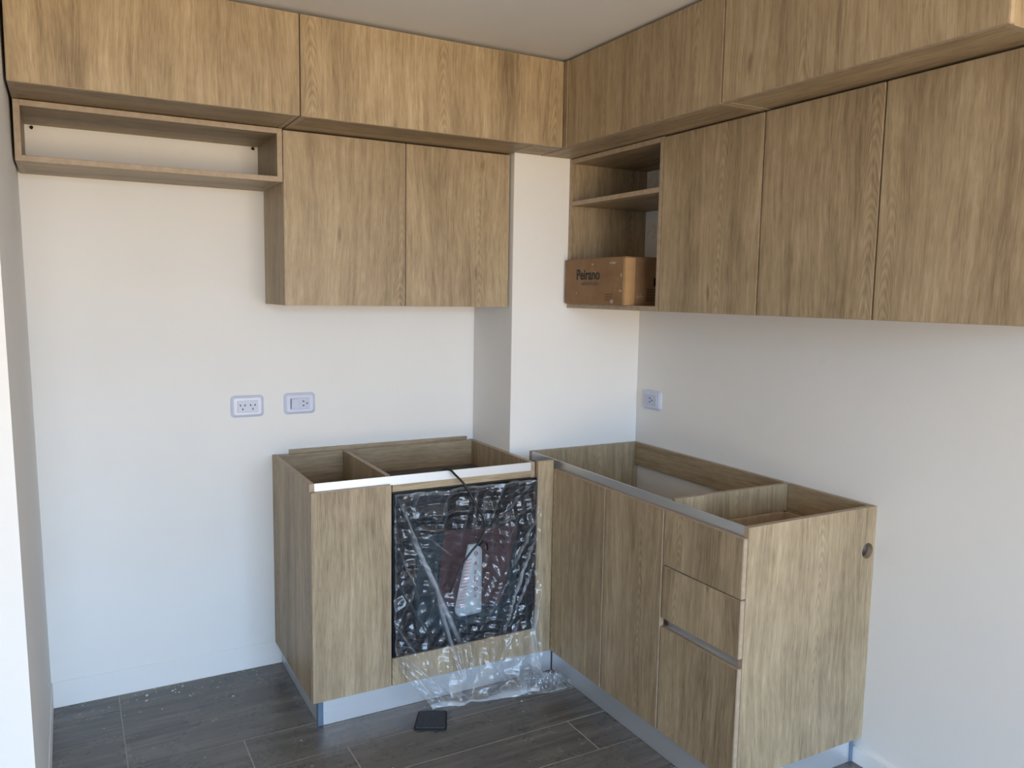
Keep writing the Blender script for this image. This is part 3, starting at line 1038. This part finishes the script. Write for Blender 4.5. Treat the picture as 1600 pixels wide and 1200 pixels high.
# black supply cord hanging out of the cabinet over the profile
cord = bm_obj('power_cord', tube_mesh([(-1.075, -.42, .800), (-1.065, -.49, .835), (-1.045, -.540, .868), (-1.022, -.566, .8745), (-1.008, -.588, .858),
                                       (-.985, -.612, .828), (-.960, -.624, .785), (-.940, -.634, .742), (-.918, -.637, .700), (-.910, -.638, .662),
                                       (-.926, -.638, .616), (-.962, -.638, .580), (-.992, -.638, .545), (-1.018, -.638, .505), (-1.036, -.638, .462), (-1.046, -.636, .438)], .0042),
              (0, 0, 0), [M['cable']], None, True)
tag(cord, 'black power cord hanging over the aluminium profile in front of the wrapped oven', 'cord')
tie = bm_obj('cable_tie', tube_mesh([(-.927, -.622, .590), (-.915, -.630, .602), (-.902, -.632, .600), (-.893, -.628, .585), (-.889, -.618, .568)], .0042),
             (0, 0, 0), [M['cable']], None, True)
tag(tie, 'short black cable loop sticking out above the white pouch', 'cable')

# ------------------------------------------------------------------ clear wrapping
def seg_dist(px, pz_, a, c_):
    ax, az = a; bx_, bz_ = c_
    dx, dz = bx_ - ax, bz_ - az
    tt = max(0, min(1, ((px - ax) * dx + (pz_ - az) * dz) / (dx * dx + dz * dz)))
    return math.hypot(px - ax - tt * dx, pz_ - az - tt * dz), tt

def ridged(v):
    return 1 - min(1, abs(noise.noise(v)) * 2.6)

FOLDS = [  # (x,z)->(x,z), half width, height, milkiness
    ((-1.232, .790), (-1.115, .520), .0035, .006, .35), ((-1.185, .660), (-.985, .215), .0075, .010, .75),
    ((-1.115, .520), (-.985, .100), .006, .008, .45), ((-1.240, .640), (-1.150, .400), .003, .006, .2),
    ((-1.245, .500), (-1.100, .250), .004, .006, .1), ((-1.245, .330), (-1.160, .200), .004, .006, .2),
    ((-.655, .700), (-.760, .470), .005, .010, .30), ((-.660, .600), (-.800, .220), .006, .010, .40),
    ((-.665, .480), (-.770, .240), .004, .007, .30), ((-.652, .720), (-.860, .640), .004, .006, .15),
    ((-.925, .800), (-.935, .640), .005, .007, .25), ((-.880, .800), (-.905, .650), .003, .005, .15),
    ((-.700, .790), (-.890, .620), .004, .006, .15), ((-1.120, .640), (-1.020, .555), .003, .006, .2),
    ((-.650, .300), (-.700, .060), .010, .012, .35), ((-.640, .350), (-.680, .060), .006, .010, .45),
    ((-1.225, .215), (-1.110, .040), .006, .008, .35), ((-1.205, .205), (-1.060, .050), .005, .006, .3),
    ((-1.235, .190), (-1.150, .050), .005, .006, .3), ((-.985, .200), (-.975, .090), .004, .006, .2),
    ((-.900, .250), (-.780, .420), .003, .006, .2), ((-.870, .300), (-.810, .420), .0025, .004, .2),
    ((-.720, .260), (-.850, .090), .005, .006, .2)]
rgc = random.Random(17)
CREASES = []
for k in range(14):
    an = rgc.uniform(0, math.pi)
    CREASES.append((math.cos(an), math.sin(an), rgc.uniform(6, 30), rgc.uniform(0, 9), rgc.uniform(.12, .30)))
NS, NT = 230, 330
verts, fold = [], []
for j in range(NT + 1):
    tt = j / NT
    for i in range(NS + 1):
        s = i / NS
        if tt < .76:
            q = tt / .76
            z_ = L(.812 + .004 * noise.noise(Vector((s * 14, .3, 0))), .200, q)
            xl, xr = -1.2485, -.6480 + .018 * max(0, q - .1)
            y_ = -.5835
        else:
            q = (tt - .76) / .24
            z_ = L(.200, .010, q)
            xl = L(-1.2485, -1.120, q ** 1.15)
            xr = L(-.6318, -.705, q ** 1.6)
            z_ += .012 * q * math.sin(s * 9 + 1) * (1 if q < .9 else (1 - q) * 10)
            hemy = L(-.630, -.690, s)
            y_ = L(-.5835, hemy, q ** 1.3)
        x_ = L(xl, xr, s)
        # wrinkle field
        w1 = noise.noise_vector(Vector((x_ * 5, 1.7, z_ * 5))) * .25
        v1 = Vector((x_ * 7 + w1.x * 4, 0, z_ * 7 + w1.z * 4))
        v2 = Vector((x_ * 22 + w1.x * 9, 5, z_ * 17 + w1.z * 9))
        h = 0.0
        f = 0.0
        for (dx_, dz_, fq, phs, asl) in CREASES:
            am = max(0, noise.noise(Vector((x_ * 5 + phs, phs * 3.1, z_ * 5))) + .12)
            ar = (x_ * dx_ + z_ * dz_) * fq + phs + (w1.x + w1.z) * .55
            tr_ = abs((ar % 1.0) - .5) * 2
            h += am * asl / fq * (1 - tr_)
            if tr_ < .06:
                f = max(f, am * .30)
        for a, c_, w, hh_, mk in FOLDS:
            if abs(x_ - (a[0] + c_[0]) / 2) > .16:
                continue
            d_, u_ = seg_dist(x_, z_, a, c_)
            if d_ < w * 2.5:
                g_ = math.exp(-(d_ / w) ** 2)
                h += hh_ * g_ * .8
                f = max(f, min(1, mk * 1.5) * min(1, g_ * 1.5) * max(0, math.sin(math.pi * min(1, max(0, u_ * .96 + .02)))) ** .6)
        if tt > .76:
            q = (tt - .76) / .24
            h += .010 * q * (noise.noise(Vector((x_ * 17, 2, z_ * 6))) + .6)
            f += .10 * q + .40 * q * ridged(Vector((x_ * 24 + z_ * 12, 3, z_ * 9))) ** 5
            if q > .91:
                f = max(f, 1.0 * min(1, (q - .91) / .05))
        edge_d = min(s, 1 - s) * .6
        if edge_d < .006:
            f = max(f, .20)
        if tt < .012:
            f = max(f, .3)
        h = max(0, h)
        sgn = 1
        verts.append((x_ + .93, y_ - h + .60, max(.003, z_) - .3))
        fold.append(min(1, f))
faces = []
for j in range(NT):
    for i in range(NS):
        k = j * (NS + 1) + i
        faces.append((k, k + 1, k + NS + 2, k + NS + 1))
# gathered heap lying on the floor towards the corner
off = len(verts)
HA, HB = 90, 60
for j in range(HB + 1):
    for i in range(HA + 1):
        s, q = i / HA * 2 - 1, j / HB * 2 - 1
        rx_, ry_ = .150, .062
        k_ = math.hypot(s, q)
        # map the square onto a ragged ellipse
        sx = s * math.sqrt(1 - q * q / 2)
        sy = q * math.sqrt(1 - s * s / 2)
        rad = math.hypot(sx, sy)
        rag = 1 + .16 * noise.noise(Vector((sx * 2, sy * 2, 9)))
        X_ = -.675 + rx_ * sx * rag - .02 * sy
        Y_ = -.662 + ry_ * sy * rag - .25 * (X_ + .675) * .6
        vv = Vector((X_ * 26, Y_ * 34, .5))
        vv2 = Vector((X_ * 60, Y_ * 75, 2.5))
        hgt = (.046 * ridged(vv) ** 1.5 + .020 * ridged(vv2) + .008) * max(0, 1 - rad ** 2.2)
        verts.append((X_ + .93, Y_ + .60, .0025 + hgt - .3))
        fold.append(min(1, .12 + .35 * ridged(vv) ** 8 + .2 * ridged(vv2) ** 7 + (.40 if rad > .96 else 0)))
for j in range(HB):
    for i in range(HA):
        k = off + j * (HA + 1) + i
        faces.append((k, k + 1, k + HA + 2, k + HA + 1))
me = bpy.data.meshes.new('plastic_wrap')
me.from_pydata(verts, [], faces)
at_ = me.attributes.new('fold', 'FLOAT', 'POINT')
at_.data.foreach_set('value', fold)
me.polygons.foreach_set('use_smooth', [True] * len(me.polygons))
me.materials.append(M['film'])
wrap = bpy.data.objects.new('plastic_wrap', me)
wrap.location = (-.93, -.60, .3)
COL.objects.link(wrap)
tag(wrap, 'crumpled clear plastic wrapping over the oven front, trailing onto the floor', 'plastic wrap')

# loose film on top of the oven, seen down inside the open cabinet
bm = bmesh.new()
vs = []
for i in range(41):
    row = []
    for j in range(31):
        x_, y_ = L(-1.225, -.690, i / 40), L(-.52, -.06, j / 30)
        row.append(bm.verts.new((x_ + .95, y_ + .3, .002 + .008 * ridged(Vector((x_ * 9, y_ * 9, 4))) ** 2 + .004 * ridged(Vector((x_ * 20, y_ * 24, 7))) ** 3)))
    vs.append(row)
for i in range(40):
    for j in range(30):
        bm.faces.new((vs[i][j], vs[i + 1][j], vs[i + 1][j + 1], vs[i][j + 1]))
top = bm_obj('plastic_sheet', bm, (-.95, -.3, .766), [M['film']], None, True)
tag(top, 'loose clear plastic lying on top of the oven inside the open cabinet', 'plastic sheet')

# ------------------------------------------------------------------ pad on the floor
pad = thing('felt_pad', 'small dark square pad lying on the floor in front of the oven', 'pad', (-1.157, -.700, 0))
q4 = [(-1.166, -.628), (-1.072, -.672), (-1.128, -.793), (-1.232, -.738)]
def pad_bm(scale, z0, z1):
    bm = bmesh.new()
    cx_, cy_ = -1.157, -.700
    pts = []
    n = 4
    for k in range(4):
        P0 = Vector(q4[k - 1]); P1 = Vector(q4[k]); P2 = Vector(q4[(k + 1) % 4])
        a = P1 + (P0 - P1).normalized() * .014
        c_ = P1 + (P2 - P1).normalized() * .014
        for u_ in (0, .33, .66, 1):
            pts.append((1 - u_) ** 2 * a + 2 * u_ * (1 - u_) * P1 + u_ ** 2 * c_)
    pts = [((p_.x - cx_) * scale, (p_.y - cy_) * scale) for p_ in pts]
    lo = [bm.verts.new((p_[0], p_[1], z0)) for p_ in pts]
    hi = [bm.verts.new((p_[0] * .985, p_[1] * .985, z1)) for p_ in pts]
    bm.faces.new(lo); bm.faces.new(hi)
    for k in range(len(pts)):
        bm.faces.new((lo[k], lo[(k + 1) % len(pts)], hi[(k + 1) % len(pts)], hi[k]))
    return bm
bm_obj('rim', pad_bm(1.0, .0006, .006), (-1.157, -.700, 0), [M['felt_rim']], pad)
bm_obj('pad_surface', pad_bm(.90, .0062, .0085), (-1.157, -.700, 0), [M['felt']], pad)

# ------------------------------------------------------------------ plaster crumbs
bm = bmesh.new()
rg = random.Random(11)
for k in range(80):
    if rg.random() < .55:
        x_, y_ = rg.uniform(-2.29, -1.56), -abs(rg.gauss(.03, .10)) - .01
    else:
        x_, y_ = rg.uniform(-2.1, -.65), rg.uniform(-1.5, -.62)
    if y_ < -1.6 or (x_ > -1.53 and y_ > -.6):
        continue
    r_ = rg.choice((.0012, .0016, .002, .003)) * rg.uniform(.6, 1.3)
    res_ = bmesh.ops.create_icosphere(bm, subdivisions=1, radius=r_)
    for v in res_['verts']:
        v.co = Vector((v.co.x * rg.uniform(.8, 1.8), v.co.y * rg.uniform(.8, 1.4), v.co.z * .6)) + Vector((x_ + 1.4, y_ + .7, r_ * .5 + .0005))
cr = bm_obj('plaster_crumbs', bm, (-1.4, -.7, 0), [M['chip']])
tag(cr, 'white plaster crumbs scattered over the dark floor planks', 'debris')
cr['kind'] = 'stuff'
